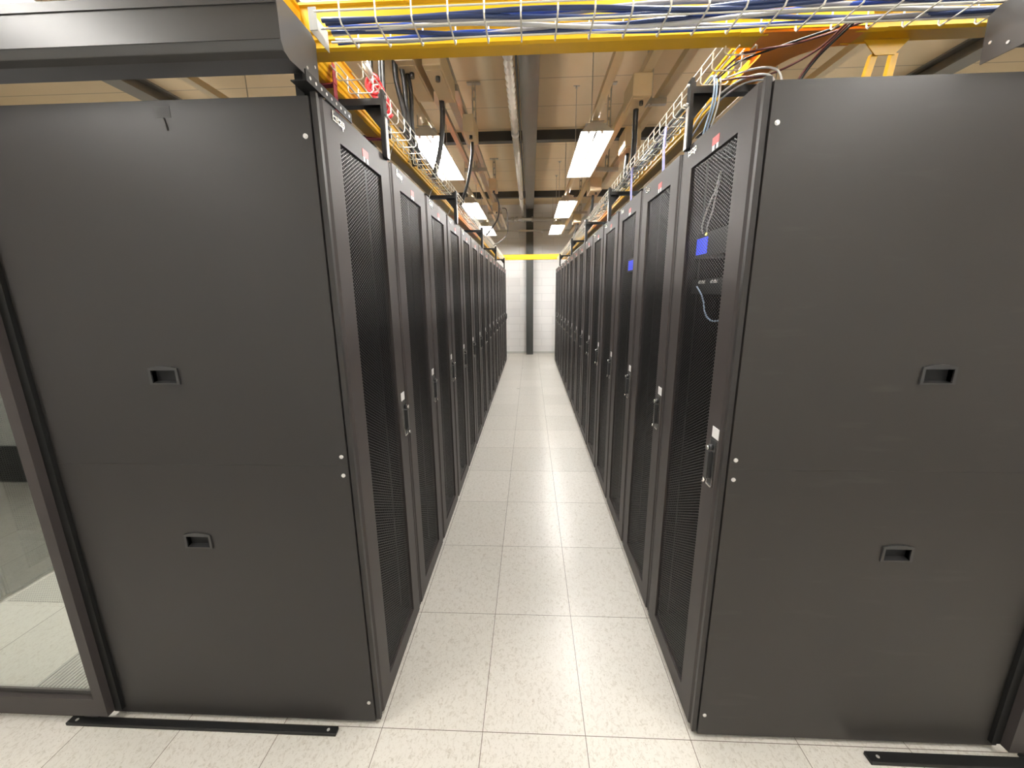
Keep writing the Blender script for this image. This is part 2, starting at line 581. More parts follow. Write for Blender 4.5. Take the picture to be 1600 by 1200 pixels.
def make_rack():
    r = thing('server_rack', 'rack', 'server rack')
    h = RW / 2 - 0.001
    b = MB()
    xb, xf = -RD, -DOOR_T - 0.003
    b.box(xb, xf, -h, -h + 0.012, 0.015, RH)
    b.box(xb, xf, h - 0.012, h, 0.015, RH)
    b.box(xb, xb + 0.012, -h + 0.012, h - 0.012, 0.015, RH)
    b.box(xb + 0.012, xf, -h + 0.012, h - 0.012, RH - 0.015, RH)
    b.box(xb + 0.012, xf, -h + 0.012, h - 0.012, 0.015, 0.05)
    # front posts and mounting rails
    for s in (-1, 1):
        y0, y1 = sorted((s * (h - 0.012), s * (h - 0.05)))
        b.box(xf - 0.05, xf, y0, y1, 0.05, RH - 0.015)
        y0, y1 = sorted((s * 0.245, s * 0.225))
        b.box(xf - 0.09, xf - 0.06, y0, y1, 0.08, RH - 0.04)
    for (x, y) in ((xb + .1, -.24), (xb + .1, .24), (xf - .1, -.24), (xf - .1, .24)):
        b.cyl((x, y, 0), (x, y, 0.02), 0.03, 10)
    b.build('cabinet_body', M['inside'], r)
    # slim painted frame that shows between neighbouring doors
    ff = MB()
    for s in (-1, 1):
        y0, y1 = sorted((s * (h - 0.0035), s * (h - 0.0125)))
        ff.box(xf - 0.002, -0.004, y0, y1, 0.022, RH + 0.004)
    ff.box(xf - 0.002, xf, -h + 0.0125, h - 0.0125, RH - 0.012, RH + 0.004)
    ff.box(xf - 0.002, xf, -h + 0.0125, h - 0.0125, 0.022, 0.05)
    bmesh.ops.remove_doubles(ff.bm, verts=ff.bm.verts, dist=1e-5)
    ff.build('front_frame', M['frame'], r)
    # door leaf: frame with a big window
    yo, zo0, zo1 = h - 0.018, 0.022, RH + 0.012
    yi, zi0, zi1 = 0.180, 0.105, 2.172
    d = MB()
    pr = [(-DOOR_T, 0), (0, 0)]
    ch = 0.008

    def stile(ya, yb, s):
        # vertical member, outer edge chamfered (ya outer, yb inner)
        d.prism([(-DOOR_T, ya), (-ch, ya), (0, ya - s * ch), (0, yb), (-DOOR_T, yb)], 'z', zo0, zo1)
    stile(yo, yi, 1)
    stile(-yo, -yi, -1)
    d.prism([(-DOOR_T, -yi), (-DOOR_T, yi), (0, yi), (0, -yi)], 'z', zi1, zo1)
    d.prism([(-DOOR_T, -yi), (-DOOR_T, yi), (0, yi), (0, -yi)], 'z', zo0, zi0)
    door = d.build('door', M['frame'], r)
    MB().quad((-0.009, -yi, zi0), (-0.009, yi, zi0), (-0.009, yi, zi1), (-0.009, -yi, zi1)).build('perforated_screen', M['mesh'], door)
    # swing handle near the latch stile: pan with a bright edge, lever, key barrel
    hy = 0.246
    p = MB()
    p.box(0.0, 0.006, hy - 0.017, hy + 0.017, 1.045, 1.205)
    p.box(0.006, 0.022, hy - 0.009, hy + 0.009, 1.075, 1.165)
    p.cyl((0.004, hy, 1.075), (0.022, hy, 1.075), 0.010, 10)
    p.cyl((0.006, hy, 1.180), (0.020, hy, 1.180), 0.011, 12)
    p.build('swing_handle', M['plastic'], door)
    e = MB()
    e.box(0.0, 0.007, hy - 0.021, hy - 0.018, 1.04, 1.21)
    e.box(0.0, 0.007, hy + 0.018, hy + 0.021, 1.04, 1.205)
    e.box(0.0, 0.009, hy - 0.018, hy + 0.018, 1.038, 1.044)
    e.build('handle_rim', M['chrome'], door)['label'] = 'bright steel edge of the handle pan'
    k = MB()
    k.cyl((0.02, hy, 1.180), (0.026, hy, 1.180), 0.009, 12)
    k.build('key_barrel', M['chrome'], door)
    MB().cyl((0.020, hy - 0.004, 1.064), (0.026, hy - 0.004, 1.052), 0.006, 8).build('handle_bolt', M['chrome'], door)
    l = MB()
    l.box(0.0, 0.0012, hy - 0.024, hy + 0.024, 1.212, 1.250)
    lab = l.build('name_label', M['label'], door)
    lab['label'] = 'white paper label above the handle'
    # brand lettering, red and white warning sticker, bracket clip on the top rail
    mw = Matrix(((0, 0, 1, 0.0012), (1, 0, 0, -0.180), (0, 1, 0, 2.236), (0, 0, 0, 1)))
    lo = text_mesh('brand_logo', 'Estap', 0.040, M['chrome'], door, mw, 0.001, 0.0006)
    lo['label'] = 'raised metal brand lettering'
    st = MB().box(0.0, 0.0012, 0.0, 0.052, 2.190, 2.216).build('warning_sticker', M['red'], door)
    st['label'] = 'red and white warning sticker'
    wt = MB()
    wt.box(0.0, 0.0012, 0.003, 0.020, 2.174, 2.190)
    wt.box(0.0, 0.0012, 0.034, 0.049, 2.174, 2.190)
    wt.build('sticker_text_panel', M['label'], door)['label'] = 'white lower half of the sticker'
    return r


rack0 = make_rack()
NR = 15
Y0 = 0.025
XL, XR = -0.618, 0.616
ordin = ['first', 'second', 'third', 'fourth', 'fifth', 'sixth', 'seventh', 'eighth', 'ninth', 'tenth', 'eleventh', 'twelfth', 'thirteenth', 'fourteenth', 'fifteenth']
lead = {('left', 0): 'black server rack at the near end of the left row',
        ('right', 0): 'black server rack at the near end of the right row, blue display inside',
        ('left', 14): 'black server rack at the far end of the left row beside the white wall',
        ('right', 14): 'black server rack at the far end of the right row beside the white wall'}
racks = {}
first = True
for side in ('left', 'right'):
    for i in range(NR):
        rk = rack0 if first else copy_tree(rack0)
        first = False
        y = Y0 + RW * (i + 0.5)
        rk.location = (XL if side == 'left' else XR, y, 0)
        rk.rotation_euler = (0, 0, 0 if side == 'left' else PI)
        rk['label'] = lead.get((side, i), 'black mesh-door server rack, %s from the near end of the %s row' % (ordin[i], side))
        rk['group'] = 'server racks of the %s row' % side
        racks[(side, i)] = rk
# the next row, seen through the glass door on the left
for i in range(3):
    rk = copy_tree(rack0)
    rk.location = (-3.05, 0.025 + RW * (i + 0.5), 0)
    rk.rotation_euler = (0, 0, 0)
    rk['label'] = 'dark rack of the neighbouring row behind the left glass door, %s from the front' % ordin[i]
    rk['group'] = 'racks of the neighbouring row behind glass'


# side panels on the near end of both rows (they belong to the first racks)
def recessed_handle(parent, cx, cz, y, sgn):
    """flush pull: bowed bezel around a deep pocket. local coordinates of the rack, face at y"""
    w2, h2 = 0.042, 0.0215
    # bezel proud of the panel, top edge bowed
    outer, inner = [], []
    for t in range(9):
        f = -1 + 2 * t / 8
        outer.append((cx + f * (w2 + 0.008), cz + h2 + 0.007 + 0.008 * (1 - f * f)))
        inner.append((cx + f * w2, cz + h2))
    outer += [(cx + w2 + 0.010, cz - h2 - 0.004), (cx - w2 - 0.010, cz - h2 - 0.004)]
    inner += [(cx + w2, cz - h2), (cx - w2, cz - h2)]
    bm = bmesh.new()
    yo = y - sgn * 0.005
    o0 = [bm.verts.new((p[0], y, p[1])) for p in outer]
    o1 = [bm.verts.new((p[0], yo, p[1])) for p in outer]
    i1 = [bm.verts.new((p[0], yo, p[1])) for p in inner]
    yd = y + sgn * 0.017
    i2 = [bm.verts.new((p[0] + (0.0), yd, cz + (p[1] - cz) * 0.85 + 0.002)) for p in inner]
    n = len(outer)
    for k in range(n):
        j = (k + 1) % n
        bm.faces.new((o0[k], o0[j], o1[j], o1[k]))
        bm.faces.new((o1[k], o1[j], i1[j], i1[k]))
        bm.faces.new((i1[k], i1[j], i2[j], i2[k]))
    bm.faces.new(i2)
    mb = MB()
    mb.bm.free()
    mb.bm = bm
    return mb.build('recessed_handle', M['plastic'], parent)


def mat_panel_sheen():
    k = NT('powder_coat_panel_sheen')
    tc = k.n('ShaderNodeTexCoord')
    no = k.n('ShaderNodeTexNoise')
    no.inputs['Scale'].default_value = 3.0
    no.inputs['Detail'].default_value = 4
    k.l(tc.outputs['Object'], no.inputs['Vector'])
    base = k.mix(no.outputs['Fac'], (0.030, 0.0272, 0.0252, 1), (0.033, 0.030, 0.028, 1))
    # scattered pale streaks: reflection on dented sheet, painted into the colour
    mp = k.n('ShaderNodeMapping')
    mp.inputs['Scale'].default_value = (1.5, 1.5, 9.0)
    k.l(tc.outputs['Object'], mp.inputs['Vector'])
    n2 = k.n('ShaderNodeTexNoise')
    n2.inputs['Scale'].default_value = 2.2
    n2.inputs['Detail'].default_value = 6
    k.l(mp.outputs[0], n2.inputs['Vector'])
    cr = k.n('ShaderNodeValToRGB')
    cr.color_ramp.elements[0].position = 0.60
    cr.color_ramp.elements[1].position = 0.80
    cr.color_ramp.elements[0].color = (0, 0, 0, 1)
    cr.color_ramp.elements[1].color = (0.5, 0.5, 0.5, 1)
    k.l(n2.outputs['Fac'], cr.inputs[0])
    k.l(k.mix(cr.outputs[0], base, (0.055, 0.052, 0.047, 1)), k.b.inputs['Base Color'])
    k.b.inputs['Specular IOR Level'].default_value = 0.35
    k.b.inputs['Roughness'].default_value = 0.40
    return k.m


M['panelsheen'] = mat_panel_sheen()


def side_panels(side):
    rk = racks[(side, 0)]
    s = 1 if side == 'left' else -1          # local y of the outward face: -RW/2 for the left row, +RW/2 for the right
    yf = -RW / 2 * s
    # the panel spans local x from -0.022 to -1.13
    x1, x0 = -0.0215, -1.128
    t = 0.014
    for (z0, z1, hz, nm) in ((1.129, 2.250, 1.443, 'upper'), (0.018, 1.1284, 0.826, 'lower')):
        hx = -0.610
        hw, hh = 0.042, 0.0215
        mb = MB()
        ya, yb = sorted((yf, yf - s * t))
        # plate in four pieces around the pocket
        for (xa, xb, za, zb) in ((x0, hx - hw, z0, z1), (hx + hw, x1, z0, z1), (hx - hw, hx + hw, z0, hz - hh), (hx - hw, hx + hw, hz + hh, z1)):
            # outward face slightly in front of the body: body side lies at |y|<RW/2
            mb.box(xa, xb, ya, yb, za, zb)
        bmesh.ops.remove_doubles(mb.bm, verts=mb.bm.verts, dist=1e-5)
        pn = mb.build('side_panel', M['panel'] if side == 'left' else M['panelsheen'], rk)
        recessed_handle(pn, hx, hz, yf - s * t, s)
        for (sx, sz) in (((-0.040), 2.147), (-0.040, 1.163)) if nm == 'upper' else ((-0.040, 1.094), (-0.040, 0.112)):
            sc = MB()
            y2 = yf - s * t
            sc.cyl((sx, y2, sz), (sx, y2 - s * 0.003, sz), 0.0068, 16)
            sc.cyl((sx, y2 - s * 0.003, sz), (sx, y2 - s * 0.005, sz), 0.004, 12)
            sc.build('panel_screw', M['screw'], pn)
        if side == 'left' and nm == 'upper':
            tp = MB()
            y2 = yf - s * t
            tp.box(-0.475, -0.43, y2 - 0.0006, y2, 2.205, 2.235)
            tp.tube([(-0.452, y2 - 0.001, 2.205), (-0.449, y2 - 0.001, 2.19), (-0.446, y2 - 0.001, 2.172)], 0.0025, 5)
            tp.build('tape_remnant', plain('grey_tape', (0.035, 0.033, 0.032, 1), 0.55), pn)['label'] = 'faint remnant of tape near the top edge'
    # slim front post beside the panel
    pp = MB()
    ya, yb = sorted((yf + s * 0.0035, yf - s * 0.009))
    pp.box(-0.0175, -0.0005, ya, yb, 0.022, RH + 0.012)
    pp.build('front_post', M['panel'], rk)


for sd in ('left', 'right'):
    side_panels(sd)


# equipment glimpsed behind the mesh of the right-hand racks
def device(label, y, z, w2, h2, lcd, x=0.672):
    d = thing('rack_device', label, 'rack equipment', (x, y, z), 0, None)
    MB().box(0.0, 0.5, -w2, w2, -h2, h2).build('case', M['inside'], d)
    sc = MB()
    sc.box(-0.004, 0.0, lcd[0], lcd[1], lcd[2], lcd[3])
    sc.build('display', M['lcd'], d)['label'] = 'glowing blue display'
    return d


dv = device('black rack device with blue display behind the mesh of the nearest right rack', 0.325, 1.88, 0.22, 0.045, (0.10, 0.195, -0.034, 0.028))
MB().cyl((-0.004, 0.117, 0.039), (0.0, 0.117, 0.039), 0.005, 10).build('status_lamp', M['led'], dv)['label'] = 'lit yellow status lamp'
device('black rack device with small blue display in the third rack of the right row', 1.525, 1.88, 0.22, 0.045, (-0.005, 0.17, -0.034, 0.03))
dv2 = thing('rack_patch_unit', 'dark patch panel with blue leads inside the nearest right rack', 'rack equipment', (0.672, 0.325, 1.72))
MB().box(0.0, 0.15, -0.22, 0.22, -0.03, 0.03).build('case', M['inside'], dv2)
pc = MB()
for yy in (-0.02, 0.01, 0.09, 0.12):
    pc.box(-0.006, 0.0, yy, yy + 0.018, 0.012, 0.024)
pc.build('port_labels', M['lgrey'], dv2)
for nm, lab, mt, pts in (
        ('patch_lead', 'white lead hanging behind the mesh door above the blue display', 'lgrey', [(0.664, 0.350, 2.12), (0.660, 0.372, 2.06), (0.658, 0.42, 2.01), (0.658, 0.455, 1.95), (0.668, 0.47, 1.925)]),
        ('patch_lead', 'grey lead hanging straighter behind the mesh door above the blue display', 'grey', [(0.668, 0.352, 2.12), (0.662, 0.366, 2.05), (0.660, 0.38, 1.99), (0.660, 0.41, 1.95), (0.668, 0.43, 1.925)]),
        ('patch_lead', 'blue patch lead looping below the patch panel in the nearest right rack', 'paleblue', [(0.660, 0.46, 1.72), (0.652, 0.42, 1.71), (0.648, 0.36, 1.67), (0.648, 0.33, 1.62), (0.650, 0.28, 1.597), (0.66, 0.22, 1.60)])):
    tag(MB().tube(spline(pts), 0.003, 6).build(nm, M[mt]), lab, 'cable', 'leads inside the nearest right rack')

# ------------------------------------------------------------------ aisle door tracks, glass doors, floor guides
HP = [(-0.096, 2.330), (-0.088, 2.310), (-0.067, 2.302), (0.010, 2.303), (0.014, 2.410), (0.004, 2.424), (-0.080, 2.424), (-0.096, 2.412)]


def header(label, x0, x1, capx):
    h = thing('sliding_door_track', label, 'door track', ((x0 + x1) / 2, 0, 2.30))
    dx = (x0 + x1) / 2
    sg = 1 if capx > dx else -1
    prof = [(y, z - 2.30) for y, z in HP]
    b = MB().prism(prof, 'x', x0 - dx, x1 - dx)
    b.build('track_housing', M['housing'], h, bevel=0.002)
    f = MB().box(x0 - dx, x1 - dx, -0.100, -0.0965, 0.106, 0.128)
    f.box(x0 - dx, x1 - dx, -0.0985, -0.0965, 0.030, 0.037)
    f.build('front_lip', M['housing'], h)
    c = MB()
    cp = [(-0.1, 2.326), (-0.09, 2.306), (-0.067, 2.298), (0.084, 2.301), (0.088, 2.414), (0.062, 2.428), (-0.082, 2.428), (-0.1, 2.416)]
    a, bb = sorted((capx - dx, capx - dx + sg * 0.003))
    c.prism([(y, z - 2.30) for y, z in cp], 'x', a, bb)
    cap = c.build('end_cap', M['housing'], h)
    for (yy, zz) in ((0.02, 0.022), (0.066, 0.045)):
        xs = capx - dx + sg * 0.003
        MB().cyl((xs, yy, zz), (xs + sg * 0.002, yy, zz), 0.004, 10).build('cap_screw', M['screw'], cap)
    # hanger feet that carry the track on the rack top
    for fx in ((capx - 0.03, capx - 1.35) if sg > 0 else (capx + 0.75, capx + 1.6)):
        g = MB()
        g.box(fx - dx - 0.012, fx - dx + 0.012, 0.030, 0.060, -0.046, 0.100)
        g.box(fx - dx - 0.012, fx - dx + 0.012, 0.012, 0.030, 0.060, 0.100)
        g.build('track_foot', M['black'], h)
    return h


header('black sliding door track housing above the left end panel', -3.4, -0.640, -0.640)
header('black sliding door track housing above the right end panel, mostly out of frame', 1.222, 3.4, 1.222)


def glass_door(label, xs, xe):
    """framed sliding door standing in front of the panel; xs = stile next to the rack"""
    sg = -1 if xe < xs else 1
    d = thing('sliding_glass_door', label, 'glass door', (xs, 0, 0))
    L = abs(xe - xs)
    X = lambda a, b: sorted((sg * a, sg * b))
    y0, y1 = -0.032, 0.012
    z0, z1 = 0.045, 2.296
    st = MB()
    st.box(*X(0, 0.042), y0, y1, z0, z1)
    st.build('stile', M['frame'], d)
    st = MB()
    st.box(*X(L - 0.042, L), y0, y1, z0, z1)
    st.build('stile', M['frame'], d)
    MB().box(*X(0.042, L - 0.042), y0, y1, z0, 0.128).build('bottom_rail', M['frame'], d)
    MB().box(*X(0.042, L - 0.042), y0, y1, z1 - 0.06, z1).build('top_rail', M['frame'], d)
    MB().box(*X(0.042, L - 0.042), -0.014, -0.006, 0.128, z1 - 0.06).build('glass_pane', M['glass'], d)
    br = MB()
    br.box(*X(-0.030, 0.0), y1 - 0.016, y1 - 0.002, z0, z1)
    br.build('brush_seal', M['black'], d)['label'] = 'black brush seal along the stile'
    rl = MB()
    for a in (0.1, L - 0.1):
        rl.box(*X(a - 0.03, a + 0.03), -0.014, -0.006, 0.0, 0.05)
    rl.build('floor_guide_shoe', M['plastic'], d)
    return d


glass_door('dark framed sliding glass door standing left of the left end panel', -1.722, -3.05)
glass_door('dark framed sliding glass door cut by the right edge of the picture', 1.735, 3.1)


def floor_bar(label, x0, x1, y0, y1, z1):
    b = thing('floor_guide_bar', label, 'floor guide', ((x0 + x1) / 2, (y0 + y1) / 2, 0))
    hx, hy = (x1 - x0) / 2, (y1 - y0) / 2
    MB().box(-hx, hx, -hy, hy, 0.0, z1).build('bar', M['black'], b, bevel=0.002)
    for sx in (-hx + 0.035, hx - 0.035):
        MB().cyl((sx, 0, z1), (sx, 0, z1 + 0.0015), 0.006, 10).build('fixing_screw', M['screw'], b)
    return b


floor_bar('loose black floor guide bar lying below the left end panel', -1.905, -0.782, -0.040, -0.010, 0.014)
floor_bar('black floor guide bar with bright screws below the right end panel', 1.236, 2.45, -0.062, -0.024, 0.016)

# perforated strip fixing the left track to the rack top
o = thing('perforated_bracket', 'black perforated metal strip on the top corner of the nearest left rack', 'bracket', (-0.612, 0.0, 2.255))
b = MB().box(-0.004, 0.0, -0.04, 0.24, 0.008, 0.036)
b.box(-0.045, -0.004, -0.04, 0.06, 0.008, 0.011)
b.build('strip', M['black'], o)
for k in range(9):
    MB().cyl((0.0, -0.02 + 0.03 * k, 0.022), (0.0012, -0.02 + 0.03 * k, 0.022), 0.0045, 8).build('hole_rivet', M['screw'], o)

# ventilated floor tiles in the neighbouring aisle
TW = 0.40634


def grille_tile(label, x0, y0, slats):
    g = thing('floor_grille', label, 'floor grille', (x0 + TW / 2, y0 + 0.3, 0), 0, 'ventilated floor tiles behind the left glass door')
    a, c = TW / 2 - 0.002, 0.298
    if slats:
        MB().box(-a, a, -c, c, 0, 0.002).build('grille_base', M['grilledark'], g)
        m = MB()
        n = 22
        for i in range(n):
            x = -a + 2 * a * (i + 0.5) / n
            m.box(x - 0.0055, x + 0.0055, -c, c, 0.002, 0.006)
        m.build('slats', M['grille'], g)
    else:
        MB().box(-a, a, -c, c, 0, 0.004).build('perforated_plate', M['perftile'], g)
    return g


X0 = -1.5 * TW
for k in range(2):
    grille_tile('slatted grey floor grille behind the left glass door, %s to the door rail' % ('closest' if k == 0 else 'second closest'), X0 - 4 * TW + 0.0, 0.6 * k + 0.002, True)
grille_tile('dotted grey floor grille behind the left glass door beside the neighbouring rack', X0 - 6 * TW + 0.02, 0.602, False)
grille_tile('dotted grey floor grille deeper behind the left glass door', X0 - 6 * TW + 0.02, 1.202, False)

# ------------------------------------------------------------------ tray brackets on the rack tops
PY = [0.56, 2.18, 3.98, 6.05, 8.35]
PYR = [0.55, 2.18, 3.55, 5.15, 7.60]
ARM = 2.465
bdesc = ['nearest the yellow crossing', 'second from the front', 'third from the front', 'fourth from the front', 'farthest from the front']
for side, ys, sg in (('left', PY, -1), ('right', PYR, 1)):
    for i, y in enumerate(ys):
        x = sg * 0.600 if side == 'left' else 0.600
        t = thing('tray_bracket', 'black angle bracket on the %s rack tops holding the cable tray, %s' % (side, bdesc[i]), 'bracket', (x, y, RH), 0, 'tray brackets of the %s row' % side)
        p = MB()
        a, b2 = sorted((0, sg * 0.012))
        p.box(a, b2, -0.020, 0.020, 0.0, 0.245)
        a, b2 = sorted((sg * 0.012, sg * 0.03))
        p.box(a, b2, 0.014, 0.020, 0.0, 0.245)
        p.build('post', M['black'], t)
        zz = MB()
        a, b2 = sorted((-sg * 0.0015, 0))
        zz.box(a, b2, -0.013, 0.013, 0.0, 0.15)
        zz.build('slotted_channel', M['zinc'], t)['label'] = 'bright slotted channel on the face of the post'
        q = MB()
        a, b2 = sorted((sg * 0.012, sg * 0.33))
        q.box(a, b2, -0.020, 0.020, ARM - RH - 0.024, ARM - RH)
        q.build('arm', M['black'], t)
        g = MB()
        g.prism([(sg * 0.012, ARM - RH - 0.024), (sg * 0.09, ARM - RH - 0.024), (sg * 0.012, ARM - RH - 0.12)], 'y', 0.004, 0.010)
        g.build('gusset', M['black'], t)
        for zc in (0.16, 0.225):
            xs = -sg * 0.001
            MB().cyl((xs, 0, zc), (xs - sg * 0.008, 0, zc), 0.006, 6).build('bolt', M['screw'], t)


# ------------------------------------------------------------------ wire basket trays
def basket(name, label, axis, a0, a1, c0, c1, zb, h, group=None, r=0.0026, first=0.0, pitch=0.1, sink=0.0):
    """wire basket along an axis; a = along, c = across"""
    def P(a, c, z):
        return (a, c, z) if axis == 'x' else (c, a, z)
    m = MB()
    zs = lambda a: zb - sink * (a - a0)
    a = a0 + first
    f = 0.008
    while a <= a1 - 0.005:
        z = zs(a)
        m.tube([P(a, c0, z + h), P(a, c0, z + f), P(a, c0 + f * (1 if c1 > c0 else -1), z), P(a, c1 - f * (1 if c1 > c0 else -1), z), P(a, c1, z + f), P(a, c1, z + h)], r, 6, smooth=False)
        a += pitch
    for c, dz in ((c0, h), (c0, h * 0.5), (c0 + (c1 - c0) * 0.25, 0.004), (c0 + (c1 - c0) * 0.75, 0.004), (c1, h), (c1, h * 0.5)):
        m.tube([P(a0, c, zs(a0) + dz), P(a1, c, zs(a1) + dz)], r, 6, smooth=False)
    return tag(m.build(name, M['wire']), label, 'cable tray', group)


basket('wire_basket_tray', 'wire basket cable tray along the left rack tops', 'y', 0.38, 9.0, -0.628, -0.728, 2.474, 0.060, 'wire basket trays', first=0.04)
basket('wire_basket_tray', 'wire basket cable tray along the right rack tops', 'y', 0.30, 9.0, 0.638, 0.740, 2.474, 0.060, 'wire basket trays', first=0.045)
basket('wire_basket_tray', 'wire basket cable tray full of blue cables crossing over the aisle', 'x', -0.61, 1.75, 0.040, 0.168, 2.438, 0.055, 'wire basket trays', first=0.07)
o = thing('tray_end_plate', 'small white metal plate where the crossing tray meets the left door track', 'bracket', (-0.628, 0.1, 2.43))
b = MB().box(-0.002, 0.0, -0.055, 0.055, -0.005, 0.05).box(0.0, 0.02, -0.055, -0.052, -0.005, 0.05)
b.build('plate', M['lightgrey_paint'], o)
MB().cyl((0.0, -0.02, 0.03), (0.003, -0.02, 0.03), 0.004, 8).build('hole_rivet', M['black'], o)


# ------------------------------------------------------------------ yellow fibre raceways
def raceway_profile(c, sgn, zb):
    """U channel section. c = centre across; returns closed profile (across, z): ribbed outer walls"""
    o = [(0.030, 0.0), (0.040, 0.006), (0.040, 0.022), (0.046, 0.027), (0.046, 0.040), (0.052, 0.046), (0.052, 0.114), (0.060, 0.118), (0.060, 0.125)]
    i = [(0.049, 0.125), (0.049, 0.050), (0.036, 0.026), (0.036, 0.008)]
    right = o + i
    left = [(-a, b) for a, b in reversed(right)]
    return [(c + a, zb + b) for a, b in right + left]


def raceway(name, label, axis, c, a0, a1, zb, mat='yellow', couplers=(), mid=None):
    loc = ((a0 + a1) / 2, c, zb) if axis == 'x' else (c, (a0 + a1) / 2, zb)
    t = thing(name, label, 'cable raceway', loc)
    off = (a0 + a1) / 2
    MB().prism(raceway_profile(0, 1, 0), axis, a0 - off, a1 - off).build('channel', M[mat], t)
    for cc in couplers:
        m = MB()
        pr = [(p[0] * 1.06, p[1] - 0.003) for p in raceway_profile(0, 1, 0)[:9]]
        pr = pr + [(-p[0], p[1]) for p in reversed(pr)]
        # thin sleeve under the joint
        outer = pr
        inner = [(p[0] / 1.06 * 1.003, p[1] + 0.003) for p in pr]
        m.prism(outer + inner[::-1], axis, cc - off - 0.045, cc - off + 0.045)
        m.build('coupler', M[mat], t)
    return t


ZR = 2.500
RCX = 0.828
raceway('cable_raceway', 'yellow plastic raceway crossing above the near end of the aisle', 'x', 0.323, -0.765, 0.735, ZR, couplers=(0.70,))
raceway('cable_raceway', 'yellow plastic raceway running right from the orange tee above the right panel', 'x', 0.323, 1.03, 2.6, ZR, couplers=(1.06,))
# left run: yellow, then orange stretches
raceway('cable_raceway', 'yellow plastic raceway above the nearest left racks', 'y', -RCX, 0.20, 3.2, ZR, couplers=(0.55,))
raceway('cable_raceway', 'orange raceway stretch above the left row behind the second bracket', 'y', -RCX, 3.2, 5.0, ZR, 'orange', couplers=(3.22,))
raceway('cable_raceway', 'yellow raceway stretch above the far half of the left row', 'y', -RCX, 5.0, 9.05, ZR, couplers=(5.02,))
raceway('cable_raceway', 'yellow plastic raceway above the nearest right racks', 'y', RCX + 0.004, 0.60, 3.3, ZR, couplers=(0.64,))
raceway('cable_raceway', 'orange raceway stretch above the right row behind the second bracket', 'y', RCX + 0.004, 3.3, 4.3, ZR, 'orange', couplers=(3.32,))
raceway('cable_raceway', 'yellow raceway stretch above the far half of the right row', 'y', RCX + 0.004, 4.3, 9.05, ZR, couplers=(4.32,))
raceway('cable_raceway', 'yellow raceway crossing at the far end before the white wall', 'x', 9.12, -0.9, 0.9, ZR)


def tee():
    t = thing('raceway_tee', 'orange raceway tee where the crossing meets the right run', 'raceway fitting', (RCX + 0.004, 0.323, ZR))
    w2 = 0.045
    r = 0.15
    # plan outline: straight front, curved fillets into the branch at the back
    pl = [(-0.105 - 0.0, -w2), (0.215, -w2), (0.215, w2)]
    for k in range(9):
        a = k / 8 * PI / 2
        pl.append((w2 + r - 0.0 - r * math.sin(a), w2 + r - r * math.cos(a)))
    pl += [(w2, 0.285), (-w2, 0.285)]
    for k in range(5):
        a = k / 4 * PI / 2
        rr = 0.05
        pl.append((-w2 - rr + rr * math.cos(a), w2 + rr - rr * math.sin(a)))
    pl += [(-0.105, w2)]
    MB().prism(pl, 'z', -0.0005, 0.006).build('floor_plate', M['orange'], t)
    MB().box(-0.105, 0.215, -w2 - 0.010, -w2 - 0.004, 0.004, 0.122).build('front_wall', M['yellow'], t)
    m = MB()
    pts = [(0.215, w2 + 0.004)] + [(w2 + r - r * math.sin(k / 8 * PI / 2) + 0.003, w2 + r - r * math.cos(k / 8 * PI / 2) + 0.003) for k in range(9)] + [(w2 + 0.003, 0.285)]
    inn = [(p[0] - 0.004, p[1] - 0.004) for p in pts]
    m.prism(pts + inn[::-1], 'z', 0.004, 0.085)
    m.build('curved_wall', M['orange'], t)
    return t


tee()
# support stand under the right-hand raceway
o = thing('raceway_support', 'yellow two-legged support plate under the raceway on the right', 'bracket', (1.15, 0.34, 2.25))
m = MB()
m.prism([(-0.072, 0.249), (0.072, 0.249), (0.032, 0.205), (-0.030, 0.205)], 'y', -0.002, 0.002)
m.build('plate', M['yellow'], o)
for s, xa, xb in ((-1, -0.030, -0.075), (1, 0.034, 0.012)):
    lg = MB()
    lg.prism([(xa - 0.006, 0.212), (xa + 0.014, 0.212), (xb + 0.016, 0.0), (xb - 0.004, 0.0)], 'y', 0.003, 0.02)
    lg.build('leg', M['yellow'], o)


# ------------------------------------------------------------------ cables
def cable(label, mat, pts, r=0.0045, name='data_cable', group=None, n=8, sub=6):
    return tag(MB().tube(spline(pts, sub), r, n).build(name, M[mat]), label, 'cable', group)


G1 = 'cables in the crossing tray'
rr = random.Random(3)
specs = [('navy', 0.0062, 0.060, 'thick navy cable at the front of the crossing tray'),
         ('navy', 0.0062, 0.074, 'navy cable second from the front of the crossing tray'),
         ('grey', 0.0068, 0.088, 'thick grey cable in the crossing tray, bowing up at its left end'),
         ('blue', 0.0062, 0.102, 'bright blue cable in the middle of the crossing tray'),
         ('lgrey', 0.0058, 0.116, 'light grey cable in the middle of the crossing tray'),
         ('navy', 0.0058, 0.130, 'navy cable behind the light grey one in the crossing tray'),
         ('grey', 0.0058, 0.143, 'slim grey cable near the back of the crossing tray'),
         ('blue', 0.0052, 0.156, 'slim blue cable at the back of the crossing tray')]
for i, (mt, r, y, lab) in enumerate(specs):
    pts = []
    for k in range(13):
        x = -0.60 + k * (2.34 / 12)
        pts.append((x, min(0.158, max(0.05, y + 0.012 * math.sin(k * 1.3 + i * 2.1))), 2.438 + r + 0.005 + 0.012 * (0.5 + 0.5 * math.sin(k * 0.9 + i * 1.7)) + (0.012 if i in (2, 3) else 0)))
    cable(lab, mt, pts, r, group=G1)

